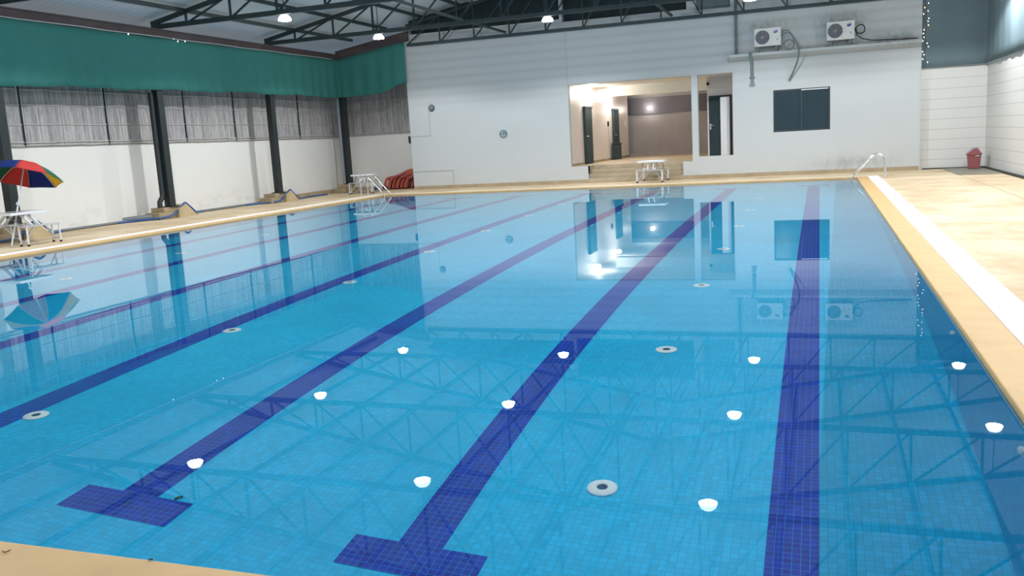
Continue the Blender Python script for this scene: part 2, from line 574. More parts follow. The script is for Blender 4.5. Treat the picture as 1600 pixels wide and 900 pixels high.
b.box(cx1, x1, y0, y1 - 0.1, -0.1, 0.006)
b.box(cx0, cx1, cy1, y1, -0.1, 0.004)
b.box(cx0, cx1, y0, cy0, -0.1, 0.006)
struct(b.build('trim_2', M['grate']))
# slab patch, joint in the deck, gap at the right wall
b = MB()
b.box(3.52, 4.60, 26.4, 30.05, 0.0, 0.012)
struct(b.build('trim_3', M['patch']))
b = MB()
b.box(3.54, 3.57, -2, 26.4, 0.0, 0.003)
struct(b.build('trim_4', M['concrete']))
b = MB()
b.box(4.58, XR, 2, 30.05, 0.0, 0.03)
b.box(3.0, XR, 30.02, 30.1, 0.0, 0.03)
struct(b.build('trim_5', M['black_gap']))

# ------------------------------------------------------------------ walls
def hole_wall(bm, y, th, x0, x1, z0, ztop, holes):
    """wall in the xz plane made of boxes around rectangular holes, sloping top"""
    xs = sorted({x0, x1, RIDGE} | {h[0] for h in holes} | {h[1] for h in holes})
    xs = [x for x in xs if x0 <= x <= x1]
    for a, c in zip(xs, xs[1:]):
        mid = (a + c) / 2
        hs = sorted([h for h in holes if h[0] <= mid <= h[1]], key=lambda h: h[2])
        z = z0
        spans = []
        for h in hs:
            if h[2] > z:
                spans.append((z, h[2], False))
            z = h[3]
        spans.append((z, None, True))
        for s0, s1, top in spans:
            if top:
                za, zc = ztop(a), ztop(c)
                if s0 >= min(za, zc):
                    continue
                vs = [(a, y, s0), (c, y, s0), (c, y + th, s0), (a, y + th, s0), (a, y, za), (c, y, zc), (c, y + th, zc), (a, y + th, za)]
                bm.add(vs, [(0, 3, 2, 1), (4, 5, 6, 7), (0, 1, 5, 4), (1, 2, 6, 5), (2, 3, 7, 6), (3, 0, 4, 7)])
            else:
                bm.box(a, c, y, y + th, s0, s1)
OPEN = (-8.16, -3.98, 0.58, 3.36)
NOTCH = (-7.56, -4.30, 0.0, 0.58)
OPEN2 = (-3.78, -2.66, 0.72, 3.36)
WIN = (-1.40, 0.31, 1.38, 2.70)
GD1 = (-14.0, -8.36, 5.56, 9)
GD2 = (-8.27, -4.08, 5.46, 9)
GD3 = (-3.78, -2.70, 5.40, 9)
b = MB()
ztop = lambda x: min(zroof(x) - 0.12, 9)
def clip(h):
    return h
gh = [(a, c, z0, 6.9) for a, c, z0, z1 in ((GD2), (GD3))]
hole_wall(b, YW, 0.24, -14.22, 2.90, 0.12, ztop,
          [OPEN, (NOTCH[0], NOTCH[1], 0.12, 0.58), OPEN2, WIN, (GD1[0], -11.0, GD1[2], 5.98), (-11.0, GD1[1], GD1[2], 6.45)] + gh)
struct(b.build('wall_back', M['wall']))
b = MB()
b.box(-14.22, NOTCH[0], YW - 0.015, YW + 0.24, 0, 0.12)
b.box(NOTCH[1], 2.90, YW - 0.015, YW + 0.24, 0, 0.12)
struct(b.build('baseboard_back', M['skirting']))
# dark sheets set behind the openings under the roof
b = MB()
b.box(-14.1, -8.3, YW + 0.25, YW + 0.27, 5.4, 6.5)
b.box(-8.3, -4.0, YW + 0.25, YW + 0.27, 5.3, 7.0)
struct(b.build('trim_6', M['dark_mesh']))
b = MB()
b.box(-3.9, -2.6, YW + 0.25, YW + 0.27, 5.3, 7.0)
struct(b.build('window_2', M['grey_pane']))
# vertical joint, rectangular chases and lines in the plaster
b = MB()
b.box(-8.20, -8.155, YW - 0.018, YW, 3.36, 5.4)
struct(b.build('trim_7', M['wall']))
t = thing('wall_conduit', 'thin pale conduit on the white end wall running down from the round vent', 'conduit', (-13.41, YW, 1.93))
MB().box(-0.01, 0.01, -0.012, 0, 0.02, 0.88).build('riser', M['pale_line'], t)
MB().box(-0.78, 0.01, -0.012, 0, 0, 0.02).build('run', M['pale_line'], t)
t = thing('wall_conduit', 'thin pale conduit low on the white end wall beside the red hose bundle', 'conduit', (-12.61, YW, 0.12))
MB().box(-0.012, 0.012, -0.014, 0, 0, 0.52).build('riser', M['pale_line'], t)
MB().box(-1.58, 0.012, -0.014, 0, 0.52, 0.545).build('run', M['pale_line'], t)

# left boundary wall, alcove wall
b = MB()
b.box(XL - 0.2, XL, -2, YB + 0.2, 0, 2.09)
struct(b.build('wall_left', M['wall_left']))
b = MB()
b.box(XL, -13.6, YB, YB + 0.2, 0, 2.09)
struct(b.build('wall_alcove', M['wall_left']))
b = MB()
b.box(XL, XL + 0.22, 27.4, YB, 0, 0.13)
b.box(XL + 0.22, -14.0, YB - 0.2, YB, 0, 0.12)
struct(b.build('baseboard_left', M['skirting']))

# right walls
b = MB()
b.box(2.90, XR + 0.2, 30.1, 30.3, 0, 3.06)
struct(b.build('wall_back_right', M['board']))
b = MB()
b.box(XR, XR + 0.2, -2, 30.1, 0.02, 3.06)
struct(b.build('wall_right', M['board']))
b = MB()
b.box(2.875, 2.905, YW - 0.02, 30.1, 0, 3.06)
struct(b.build('trim_8', M['wall']))

# roof
b = MB()
ry0, ry1 = -3.0, 31.6
def sl(xa, xb, th=0.05):
    za, zb = zroof(xa) + 0.16, zroof(xb) + 0.16
    b.add([(xa, ry0, za), (xb, ry0, zb), (xb, ry1, zb), (xa, ry1, za), (xa, ry0, za + th), (xb, ry0, zb + th), (xb, ry1, zb + th), (xa, ry1, za + th)],
          [(0, 3, 2, 1), (4, 5, 6, 7), (0, 1, 5, 4), (1, 2, 6, 5), (2, 3, 7, 6), (3, 0, 4, 7)])
sl(-18.2, RIDGE)
sl(RIDGE, 5.2)
struct(b.build('ceiling', M['roof']))

# ------------------------------------------------------------------ eave beam
b = MB()
b.box(-17.08, -16.92, 2, 30.0, 4.80, 4.83)
b.box(-17.03, -16.97, 2, 30.0, 4.83, 5.08)
b.box(-17.08, -16.92, 2, 30.0, 5.08, 5.11)
tag(b.build('eave_beam', M['beam']), 'long rust-brown steel beam above the green curtain on the left side', 'beam')

b = MB()
for o0, o1, dy in ((-0.02, 0.02, 0.08), (0.02, 0.27, 0.03), (0.27, 0.31, 0.08)):
    xa, xb, za, zb = -17.0, -14.0, 4.90, 5.37
    b.add([(xa, 29.83 - dy, za + o0), (xb, 29.83 - dy, zb + o0), (xb, 29.83 + dy, zb + o0), (xa, 29.83 + dy, za + o0),
           (xa, 29.83 - dy, za + o1), (xb, 29.83 - dy, zb + o1), (xb, 29.83 + dy, zb + o1), (xa, 29.83 + dy, za + o1)],
          [(0, 3, 2, 1), (4, 5, 6, 7), (0, 1, 5, 4), (1, 2, 6, 5), (2, 3, 7, 6), (3, 0, 4, 7)])
tag(b.build('rake_beam', M['beam']), 'sloping dark steel beam above the short green curtain of the alcove', 'beam')

# ------------------------------------------------------------------ trusses
JL = [-16.15 + 1.43 * k for k in range(9)]
JL[-1] = RIDGE
JR = [-3.39, -2.06, -0.73, 0.60, 1.93, 3.35, 4.60]
def truss(y, label, zb=5.20):
    t = thing('roof_truss', label, 'truss', (0, y, 0), group='roof trusses across the hall')
    xa, xb = -17.3, 4.68
    MB().bar((xa, 0, zb - 0.06 * 0), (xb, 0, zb), 0.10, 0.12).build('bottom_chord', M['steel'], t)
    MB().bar((xa, 0, zroof(xa) + 0.0), (RIDGE, 0, zroof(RIDGE)), 0.10, 0.11).build('top_chord', M['steel'], t)
    MB().bar((RIDGE, 0, zroof(RIDGE)), (xb, 0, zroof(xb)), 0.10, 0.11).build('top_chord', M['steel'], t)
    js = JL + JR
    for x in js:
        if zroof(x) - zb < 0.16:
            continue
        MB().bar((x, 0, zb), (x, 0, zroof(x)), 0.05, 0.05, up=(0, 1, 0)).build('web_post', M['steel'], t)
    for i in range(len(js) - 1):
        a, c = js[i], js[i + 1]
        if c <= RIDGE + 1e-3:
            MB().bar((a, 0, zb), (c, 0, zroof(c)), 0.045, 0.045).build('web_diagonal', M['steel'], t)
        else:
            MB().bar((c, 0, zb), (a, 0, zroof(a)), 0.045, 0.045).build('web_diagonal', M['steel'], t)
    return t
t1 = truss(25.8, 'dark steel roof truss second from the white end wall')
t2 = copy_thing(t1, (0, 20.5, 0), 'dark steel roof truss third from the white end wall')
t3 = copy_thing(t1, (0, 15.3, 0), 'dark steel roof truss fourth from the white end wall, at the upper left corner')
t4 = copy_thing(t1, (0, 10.1, 0), 'dark steel roof truss seen only as a reflection in the near water')
def wall_truss():
    y = 29.6
    t = thing('roof_truss', 'dark steel roof truss hard against the white end wall', 'truss', (0, y, 0), group='roof trusses across the hall')
    zb = 5.17
    xa, xb = -13.95, 4.68
    MB().bar((xa, 0, zb), (xb, 0, zb), 0.09, 0.10).build('bottom_chord', M['steel'], t)
    zt = lambda x: zroof(x) - 0.10
    MB().bar((xa, 0, zt(xa)), (RIDGE, 0, zt(RIDGE)), 0.09, 0.10).build('top_chord', M['steel'], t)
    MB().bar((RIDGE, 0, zt(RIDGE)), (xb, 0, zt(xb)), 0.09, 0.10).build('top_chord', M['steel'], t)
    js = [-13.97 + 1.302 * k for k in range(15)]
    for x in js[1:]:
        MB().bar((x, 0, zb), (x, 0, zt(x)), 0.045, 0.045, up=(0, 1, 0)).build('web_post', M['steel'], t)
    for a, c in zip(js, js[1:]):
        if c <= -4.8:
            MB().bar((a, 0, zb), (c, 0, zt(c)), 0.04, 0.04).build('web_diagonal', M['steel'], t)
        else:
            MB().bar((c, 0, zb), (a, 0, zt(a)), 0.04, 0.04).build('web_diagonal', M['steel'], t)
    return t
wall_truss()
# lengthwise purlins at the joints of the top chords
pm = MB().bar((0, 4, 0), (0, 29.6, 0), 0.07, 0.10)
p0 = pm.build('roof_purlin', M['steel'])
ords = ['first', 'second', 'third', 'fourth', 'fifth', 'sixth', 'seventh', 'eighth', 'ninth', 'tenth', 'eleventh', 'twelfth', 'thirteenth', 'fourteenth', 'fifteenth']
allj = [j for j in JL + JR if j < 4.0]
first = True
for k, x in enumerate(allj):
    o = p0 if first else p0.copy()
    if not first:
        COL.objects.link(o)
    first = False
    o.location = (x, 0, zroof(x) + 0.02)
    tag(o, 'dark steel purlin lengthwise under the roof, %s from the left eave' % ords[k], 'purlin', 'purlins under the roof')
# lengthwise ties at the bottom chords
tm = MB().bar((0, 10, 0), (0, 29.55, 0), 0.06, 0.07)
tie = tm.build('roof_tie', M['steel'])
tie.location = (-10.2, 0, 5.27)
tag(tie, 'dark steel tie between trusses, ending above the round wall plate', 'tie', 'lengthwise ties of the roof')
tie2 = tie.copy()
COL.objects.link(tie2)
tie2.location = (-4.5, 0, 5.27)
tag(tie2, 'dark steel tie between trusses, ending above the lobby opening', 'tie', 'lengthwise ties of the roof')

# ------------------------------------------------------------------ columns with plinths
def column(y, label, ramp_=True):
    t = thing('steel_column', label, 'column', (XC, y, 0), group='columns along the left side')
    MB().box(-0.10, 0.10, -0.115, 0.115, 0.33, 4.80).build('post', M['post'], t, bevel=0.01)
    MB().box(-0.17, 0.17, -0.17, 0.17, 0.31, 0.335).build('base_plate', M['post'], t)
    pl = MB()
    pl.box(-0.35, 0.12, -0.62, 0.04, 0, 0.19)
    pl.box(-0.32, 0.12, -0.42, 0.20, 0.19, 0.31)
    pl.box(-0.35, 0.12, 0.04, 0.20, 0, 0.19)
    pl.build('plinth', M['plinth'], t, bevel=0.012)
    if ramp_:
        r = MB()
        vs = []
        for xx in (-0.30, 0.24):
            vs += [(xx, 0.05, 0), (xx, 0.05, 0.24), (xx, 0.36, 0.36), (xx, 0.74, 0.05), (xx, 0.80, 0)]
        r.add(vs, [(0, 1, 2, 3, 4), (9, 8, 7, 6, 5), (0, 5, 6, 1), (1, 6, 7, 2), (2, 7, 8, 3), (3, 8, 9, 4), (4, 9, 5, 0)])
        r.build('hose_hump', M['concrete'], t)
    return t
c1 = column(14.95, 'dark steel column rising behind the multicoloured umbrella')
c2 = column(20.03, 'dark steel column second from the left, with a grey drain pipe at its foot')
c3 = column(25.3, 'dark steel column third from the left on a tan plinth')
c4 = column(30.05, 'dark steel column at the far corner behind the second folding table', ramp_=False)
# drain pipe beside column 2
MB().tube([(-0.06, -0.20, 3.4), (-0.06, -0.20, 0.66), (-0.06, -0.22, 0.58), (-0.06, -0.29, 0.52), (-0.06, -0.34, 0.46), (-0.06, -0.35, 0.30)], 0.07, 12).build('drain_pipe', M['post'], c2, smooth=True)
MB().tube([(-0.15, -0.62, 0.08), (-0.2, -0.75, 0.09), (-0.4, -1.1, 0.08), (-0.55, -1.25, 0.06)], 0.075, 12).build('drain_pipe', M['grey_pipe'], c2, smooth=True)
MB().cyl((0, 0, 0), (0.0, 0.0, 3.9), 0.05, 12).build('drain_pipe', M['blue_grey'], c4, smooth=True).location = (-0.12, -0.19, 0.35)

# ------------------------------------------------------------------ bamboo screens
def bamboo(width, label, loc, rz, h=1.75):
    t = thing('bamboo_screen', label, 'screen', loc, rz, group='bamboo screens above the boundary wall')
    MB().box(0.02, width - 0.02, -0.012, 0.012, 0, h).build('slat_panel', M['bamboo'], t)
    for z in (0.03, 0.10, 0.52, 0.98, 1.35):
        pts = [(0.01 + (width - 0.02) * k / 8, 0.028, z + random.uniform(-0.012, 0.012)) for k in range(9)]
        MB().tube(pts, 0.016 if z > 0.2 else 0.02, 8).build('rail', M['bamboo_rail'], t, smooth=True)
    MB().bar((0.022, 0.03, 0), (0.022, 0.03, h), 0.035, 0.03, up=(0, 1, 0)).build('edge_batten', M['post'], t)
    return t
labs = ['weathered bamboo screen panel at the left edge of the picture', 'weathered bamboo screen panel above the umbrella and left of its column',
        'weathered bamboo screen panel just left of the second column', 'weathered bamboo screen panel just right of the second column',
        'weathered bamboo screen panel left of the third column', 'weathered bamboo screen panel between third column and far left corner']
edges = [13.1, 16.2, 18.85, 21.93, 24.3, 28.05, 31.3]
for i in range(6):
    bamboo(edges[i + 1] - edges[i], labs[i], (XL + 0.03, edges[i], 2.08), math.pi / 2 if False else math.radians(90), 2.2)
# rail side faces the pool: the screens are turned so local +y points to -x, so flip the offset
for o in list(COL.objects):
    if o.name.startswith('bamboo_screen') and o.type == 'EMPTY':
        for ch in o.children:
            if not ch.name.startswith('slat_panel'):
                ch.scale = (1, -1, 1)
bs = bamboo(3.55, 'weathered bamboo screen panel facing us in the far left alcove', (-17.75, YB + 0.02, 2.08), 0, 2.2)
for ch in bs.children:
    if not ch.name.startswith('slat_panel'):
        ch.scale = (1, -1, 1)

# ------------------------------------------------------------------ curtains
def curtain(path, ztop_f, zbot_f, name, label, mat, amp=0.03, n=160, wl=0.55):
    P = [Vector((p[0], p[1], 0)) for p in path]
    L = [0]
    for a, c in zip(P, P[1:]):
        L.append(L[-1] + (c - a).length)
    bm = MB()
    rows = 9
    vs = []
    for i in range(n + 1):
        s = L[-1] * i / n
        k = 0
        while k < len(P) - 2 and s > L[k + 1]:
            k += 1
        d = (P[k + 1] - P[k]).normalized()
        p = P[k] + d * (s - L[k])
        nrm = Vector((-d.y, d.x, 0))
        for j in range(rows + 1):
            t = j / rows
            w = amp * (0.25 + t) * (math.sin(s * 2 * math.pi / wl + 0.6 * math.sin(s * 1.7)) + 0.6 * math.sin(s * 2 * math.pi / 2.3 + 1))
            z = ztop_f(s) * (1 - t) + zbot_f(s) * t
            q = p + nrm * w
            vs.append((q.x, q.y, z))
    fs = []
    R_ = rows + 1
    for i in range(n):
        for j in range(rows):
            fs.append((i * R_ + j, i * R_ + j + 1, (i + 1) * R_ + j + 1, (i + 1) * R_ + j))
    bm.add(vs, fs)
    o = bm.build(name, mat, smooth=True)
    md = o.modifiers.new('thickness', 'SOLIDIFY')
    md.thickness = 0.006
    return tag(o, label, 'curtain')
LEN = 29.72 - 3.0
def hem(s):
    y = 3.0 + s
    if s <= LEN:
        return 3.36 + 0.16 * min(1, (y - 12) / 12.0 if y > 12 else 0) + 0.02 * math.sin(s * 1.9) + 0.012 * math.sin(s * 5.1)
    u = s - LEN
    if u < 1.7:
        return 3.52 + 0.03 * u
    return 3.57 + 0.30 * min(1, (u - 1.7) / 0.8)
def ctop(s):
    if s <= LEN:
        return 4.83 + 0.05 * (s / LEN) + 0.015 * math.sin(s * 1.2)
    return 4.90 + 0.42 * (s - LEN) / 2.6
curtain([(-16.86, 3.0), (-16.86, 29.72), (-14.16, 29.76)], ctop, hem, 'shade_curtain',
        'green shade-cloth curtain hung along the left side and round the far corner', M['curtain'], n=260)
b = MB()
b.tube([(-16.78, 3 + 0.9 * k, 4.835 + 0.05 * k / 30 + 0.008 * math.sin(k * 2.1)) for k in range(30)], 0.012, 6)
tag(b.build('curtain_line', M['rope'], smooth=True), 'pale line strung along the top hem of the left green curtain', 'line')
curtain([(2.88, 30.0), (4.66, 30.0), (4.66, 3.0)], lambda s: 5.95, lambda s: 3.06 - 0.0 * s, 'shade_curtain',
        'blue-green shade-cloth curtain above the white boarded walls on the right', M['curtain_b'], amp=0.012, n=200, wl=0.8)

# ------------------------------------------------------------------ lamps
def lamp(x, y, label, z=5.0, k=1.0):
    t = thing('high_bay_lamp', label, 'lamp', (x, y, z), group='high-bay lamps under the roof')
    MB().lathe([(0.02, 0.34), (0.05, 0.33), (0.055, 0.17), (0.085, 0.155), (0.085, 0.132), (0.001, 0.128)], n=20).build('housing', M['lamp_shell'], t, smooth=True)
    MB().lathe([(0.06, 0.132), (0.10, 0.122), (0.135, 0.092), (0.158, 0.05), (0.172, 0.0), (0.165, 0.0), (0.150, 0.05), (0.126, 0.088), (0.09, 0.112), (0.05, 0.122)], n=28).build('shade', M['lamp_shade'], t, smooth=True)
    MB().lathe([(0.164, 0.004), (0.157, -0.006), (0.10, -0.012), (0.001, -0.014)], n=28).build('diffuser', M['lamp_glow'], t, smooth=True)
    MB().cyl((0, 0, 0.33), (0, 0, 0.34 + (zroof(x) - 5.34)), 0.012, 8).build('hanger', M['steel'], t)
    ld = bpy.data.lights.new('lamp_light', 'SPOT')
    ld.energy = LAMP_W * k
    ld.color = LAMP_COL
    ld.spot_size = math.radians(150)
    ld.spot_blend = 0.28
    ld.shadow_soft_size = 0.012
    ld.cycles.is_caustics_light = True
    lo = bpy.data.objects.new('lamp_light', ld)
    COL.objects.link(lo)
    lo.parent = t
    lo.location = (0, 0, -0.035)
    pd = bpy.data.lights.new('lamp_spill', 'POINT')
    pd.energy = LAMP_OMNI * k * (0.6 if y < 12 else 1.0)
    pd.color = LAMP_COL
    pd.shadow_soft_size = 0.012
    pd.cycles.is_caustics_light = True
    po = bpy.data.objects.new('lamp_spill', pd)
    COL.objects.link(po)
    po.parent = t
    po.location = (0, 0, -0.04)
    return t
cols_n = ['leftmost', 'second from left', 'third from left', 'rightmost']
rows_n = {25.85: 'row nearest the end wall', 20.6: 'second row from the end wall', 15.3: 'third row from the end wall', 10.1: 'fourth row from the end wall', 4.9: 'row overhead at the near end'}
for y in (25.85, 20.6, 15.3, 10.1, 4.9):
    for i, x in enumerate((-13.15, -7.58, -1.9, 3.58)):
        xx = x + (0.1 if (i == 2 and y > 25) else 0)
        lamp(xx, y, 'glowing high-bay lamp, %s in the %s' % (cols_n[i], rows_n[y]), 5.0, (1.12 if i == 3 else 1.0) * (0.72 if y < 5 else 1.0))

# ------------------------------------------------------------------ stairs and lobby
LZ = 0.58
b = MB()
for k in range(4):
    b.box(NOTCH[0], NOTCH[1], YW - 0.02 + 0.27 * k, YW + 1.1, 0.145 * k, 0.145 * (k + 1) - (0.001 if k == 3 else 0))
struct(b.build('stairs', M['step'], bevel=0.012))
b = MB()
b.box(-8.2, NOTCH[0], YW + 0.02, 31.0, 0.3, LZ)
b.box(NOTCH[1], -2.4, YW + 0.25, 31.0, 0.3, LZ)
b.box(-8.2, -2.4, 31.0, 41.0, 0.3, LZ)
struct(b.build('lobby_floor', M['step']))
b = MB()
b.box(-8.36, -8.16, YW + 0.24, 39.9, 0.3, 3.7)
struct(b.build('lobby_wall_left', M['lobby_wall']))
b = MB()
b.box(-8.16, -8.145, YW + 0.24, 39.9, LZ, LZ + 0.09)
struct(b.build('baseboard_lobby', M['skirting']))
b = MB()
b.box(-8.5, -2.0, 41.0, 41.2, 0.3, 3.7)
struct(b.build('lobby_wall_back', M['lobby_back']))
b = MB()
b.box(-8.5, -2.0, 40.95, 41.0, 2.45, 3.2)
struct(b.build('trim_9', M['lobby_band']))
b = MB()
b.box(-8.5, -2.0, 40.3, 41.0, LZ, LZ + 0.12)
struct(b.build('trim_10', M['lobby_back']))
b = MB()
b.box(-8.36, -2.0, YW + 0.24, 41.2, 3.40, 3.6)
b.box(-7.45, -2.4, 33.3, 33.7, 3.02, 3.40)
struct(b.build('lobby_ceiling', M['lobby_cream']))
b = MB()
b.box(-3.72, -2.2, 32.0, 32.15, LZ, 3.40)
b.box(-2.35, -2.2, YW + 0.24, 32.0, 0.3, 3.40)
b.box(-3.72, -3.60, 32.15, 41, LZ, 3.40)
struct(b.build('lobby_wall_right', M['lobby_wall']))
# doors
def lobby_door(y0, y1, n):
    d = MB()
    d.box(-8.165, -8.06, y0, y1, LZ, 2.62)
    o = struct(d.build('door_%d' % n, M['door'], bevel=0.008))
    MB().box(-8.15, -8.05, y0 - 0.05, y1 + 0.05, 2.62, 2.68).build('door_lintel', M['frame_dark'], o)
    h = MB()
    h.tube([(-8.06, y0 + 0.10, 1.6), (-8.01, y0 + 0.10, 1.6), (-8.01, y0 + 0.22, 1.6)], 0.012, 8)
    h.build('door_handle', M['alu'], o, smooth=True)
lobby_door(31.8, 32.8, 1)
lobby_door(36.6, 37.55, 2)
d = MB()
d.box(-3.66, -3.24, 31.95, 32.0, LZ + 0.02, 2.69)
o = struct(d.build('door_3', M['door'], bevel=0.006))
h = MB()
h.box(-3.635, -3.585, 31.935, 31.95, 1.58, 1.78)
h.tube([(-3.61, 31.94, 1.72), (-3.61, 31.90, 1.72), (-3.50, 31.90, 1.72)], 0.014, 8)
h.build('door_handle', M['alu'], o)
h = MB()
for z in (0.8, 1.15, 1.5, 1.85, 2.2, 2.5):
    h.box(-3.255, -3.225, 31.93, 31.95, z, z + 0.05)
h.build('door_hinge', M['alu'], o)
h = MB()
h.box(-2.93, -2.88, 31.9, 32.0, LZ, 2.74)
h.box(-3.66, -2.88, 31.94, 32.0, 2.69, 2.74)
h.build('door_frame', M['frame_dark'], o)
cb = thing('tall_cabinet', 'tall white cabinet standing beside the dark door behind the right opening', 'cabinet', (-3.08, 31.72, LZ))
MB().box(-0.15, 0.15, -0.14, 0.20, 0.09, 2.08).build('body', M['white_panel'], cb, bevel=0.006)
MB().box(-0.13, 0.13, -0.12, 0.20, 0.0, 0.09).build('toe_kick', M['lobby_wall'], cb)
MB().box(-0.148, 0.148, -0.158, -0.141, 0.10, 2.07).build('door', M['white_panel'], cb, bevel=0.004)
# small ceiling sensor / camera above the white cabinet
t = thing('security_camera', 'small dark camera on the inner wall above the dark door', 'camera', (-3.68, 31.96, 3.15))
MB().lathe([(0.035, 0.0), (0.05, -0.03), (0.045, -0.07), (0.001, -0.09)], axis='y', n=14).build('dome', M['rubber'], t, smooth=True)
MB().box(-0.03, 0.03, -0.01, 0.035, 0.0, 0.06).build('bracket', M['grey_pipe'], t)
# speaker/bin by second door
t = thing('black_bin', 'black square bin standing by the second lobby door', 'bin', (-7.92, 36.3, LZ))
MB().box(-0.16, 0.16, -0.16, 0.16, 0.02, 0.62).build('body', M['door'], t, bevel=0.02)
MB().box(-0.17, 0.17, -0.17, 0.17, 0.62, 0.68).build('lid', M['rubber'], t, bevel=0.015)
t = thing('wall_phone', 'small dark intercom on the lobby wall between the two doors', 'intercom', (-8.16, 35.8, 2.05))
MB().box(0, 0.05, -0.06, 0.06, -0.10, 0.10).build('body', M['rubber'], t, bevel=0.01)
MB().tube([(0.03, 0, -0.1), (0.025, 0.01, -0.8), (0.02, 0.0, -1.25)], 0.008, 6).build('cord', M['rope'], t)
t = thing('wall_switch', 'white switch plate at the far end of the left lobby wall', 'switch', (-8.16, 39.2, 2.05))
MB().box(0, 0.03, -0.07, 0.07, -0.13, 0.13).build('plate', M['white_panel'], t, bevel=0.006)
MB().box(0.03, 0.045, -0.03, 0.03, -0.05, 0.05).build('rocker', M['white_panel'], t)
# lobby lamps
def lobby_lamp(loc, label, power, vertical=False):
    t = thing('wall_lamp', label, 'lamp', loc, group='lit lamps in the lobby')
    MB().lathe([(0.10, 0.0), (0.10, 0.03), (0.07, 0.035)], axis='x', n=20).build('base', M['alu'], t, smooth=True) if not vertical else \
        MB().lathe([(0.10, 0.0), (0.10, -0.03), (0.07, -0.035)], axis='y', n=20).build('base', M['alu'], t, smooth=True)
    prof = [(0.085, 0.03), (0.09, 0.07), (0.07, 0.12), (0.03, 0.14), (0.001, 0.145)]
    if vertical:
        MB().lathe([(r, -h) for r, h in prof], axis='y', n=20).build('globe', M['warm_glow'], t, smooth=True)
    else:
        MB().lathe(prof, axis='x', n=20).build('globe', M['warm_glow'], t, smooth=True)
    ld = bpy.data.lights.new('lobby_light', 'POINT')
    ld.energy = power
    ld.color = (1.0, 0.95, 0.89)
    ld.shadow_soft_size = 0.08
    lo = bpy.data.objects.new('lobby_light', ld)
    COL.objects.link(lo)
    lo.parent = t
    lo.location = (0, -0.25, 0) if vertical else (0.25, 0, 0)
lobby_lamp((-8.16, 32.3, 3.22), 'bright lamp on the lobby wall above the nearer door', 90)
lobby_lamp((-8.16, 36.0, 3.15), 'bright lamp on the lobby wall above the farther door', 80)
lobby_lamp((-7.35, 40.95, 2.72), 'single bright lamp on the dark back wall of the lobby', 14, vertical=True)

t = thing('downlight', 'small recessed ceiling light in the middle of the lobby', 'lamp', (-6.3, 35.5, 3.40))
MB().lathe([(0.11, 0.0), (0.11, -0.015), (0.085, -0.018), (0.085, 0.0)], n=20).build('rim', M['alu'], t, smooth=True)
MB().lathe([(0.084, -0.006), (0.05, -0.012), (0.001, -0.013)], n=20).build('lens', M['warm_glow'], t, smooth=True)
ld = bpy.data.lights.new('downlight_light', 'POINT')
ld.energy = 55
ld.color = (1.0, 0.95, 0.88)
ld.shadow_soft_size = 0.03
lo = bpy.data.objects.new('downlight_light', ld)
COL.objects.link(lo)
lo.parent = t
lo.location = (0, 0, -0.06)

# ------------------------------------------------------------------ dark window in the end wall
w = MB()
x0, x1, z0, z1 = WIN
for a in ((x0, x0 + 0.05, z0, z1), (x1 - 0.05, x1, z0, z1), (x0 + 0.05, x1 - 0.05, z0, z0 + 0.05), (x0 + 0.05, x1 - 0.05, z1 - 0.05, z1), ((x0 + x1) / 2 - 0.025, (x0 + x1) / 2 + 0.025, z0 + 0.05, z1 - 0.05)):
    w.box(a[0], a[1], YW + 0.03, YW + 0.09, a[2], a[3])
wn = struct(w.build('window_1', M['frame_dark']))
MB().box(x0 + 0.05, (x0 + x1) / 2 - 0.025, YW + 0.055, YW + 0.065, z0 + 0.05, z1 - 0.05).build('pane', M['glass_dark'], wn)
MB().box((x0 + x1) / 2 + 0.025, x1 - 0.05, YW + 0.055, YW + 0.065, z0 + 0.05, z1 - 0.05).build('pane', M['glass_dark'], wn)
MB().box((x0 + x1) / 2, x1 - 0.06, YW + 0.02, YW + 0.03, z1 - 0.055, z1 - 0.03).build('blind_rail', M['white_panel'], wn)

# ------------------------------------------------------------------ ledge, pipes and air conditioners
b = MB()
b.add([(-2.80, YW, 3.67), (2.88, YW, 3.67), (2.88, YW - 0.36, 3.80), (-2.72, YW - 0.36, 3.80), (-2.72, YW - 0.36, 3.88), (2.88, YW - 0.36, 3.88), (2.88, YW, 3.88), (-2.72, YW, 3.88)],
      [(0, 3, 2, 1), (3, 4, 5, 2), (4, 7, 6, 5), (0, 1, 6, 7), (0, 7, 4, 3), (1, 2, 5, 6)])
struct(b.build('trim_11', M['wall']))
t = thing('drain_pipe', 'grey-green pipe standing on the wall ledge left of the air conditioners', 'pipe', (-2.52, YW - 0.06, 3.88))
MB().cyl((0, 0, 0), (0, 0, 2.6), 0.045, 12).build('pipe', M['green_pipe'], t, smooth=True)
MB().lathe([(0.055, -0.04), (0.06, 0), (0.055, 0.04)], c=(0, 0, 0.62), n=14).build('coupling', M['green_pipe'], t, smooth=True)
t = thing('drain_pipe', 'short grey-green pipe hanging below the wall ledge', 'pipe', (-2.02, YW - 0.40, 3.10))
MB().tube([(0, 0, 0.05), (0, 0, 0.55), (-0.03, -0.01, 0.66), (-0.05, 0.02, 0.80)], 0.05, 12).build('pipe', M['green_pipe'], t, smooth=True)
MB().lathe([(0.05, 0.06), (0.085, 0.05), (0.085, 0), (0.04, -0.01)], n=16).build('end_cap', M['green_pipe'], t, smooth=True)

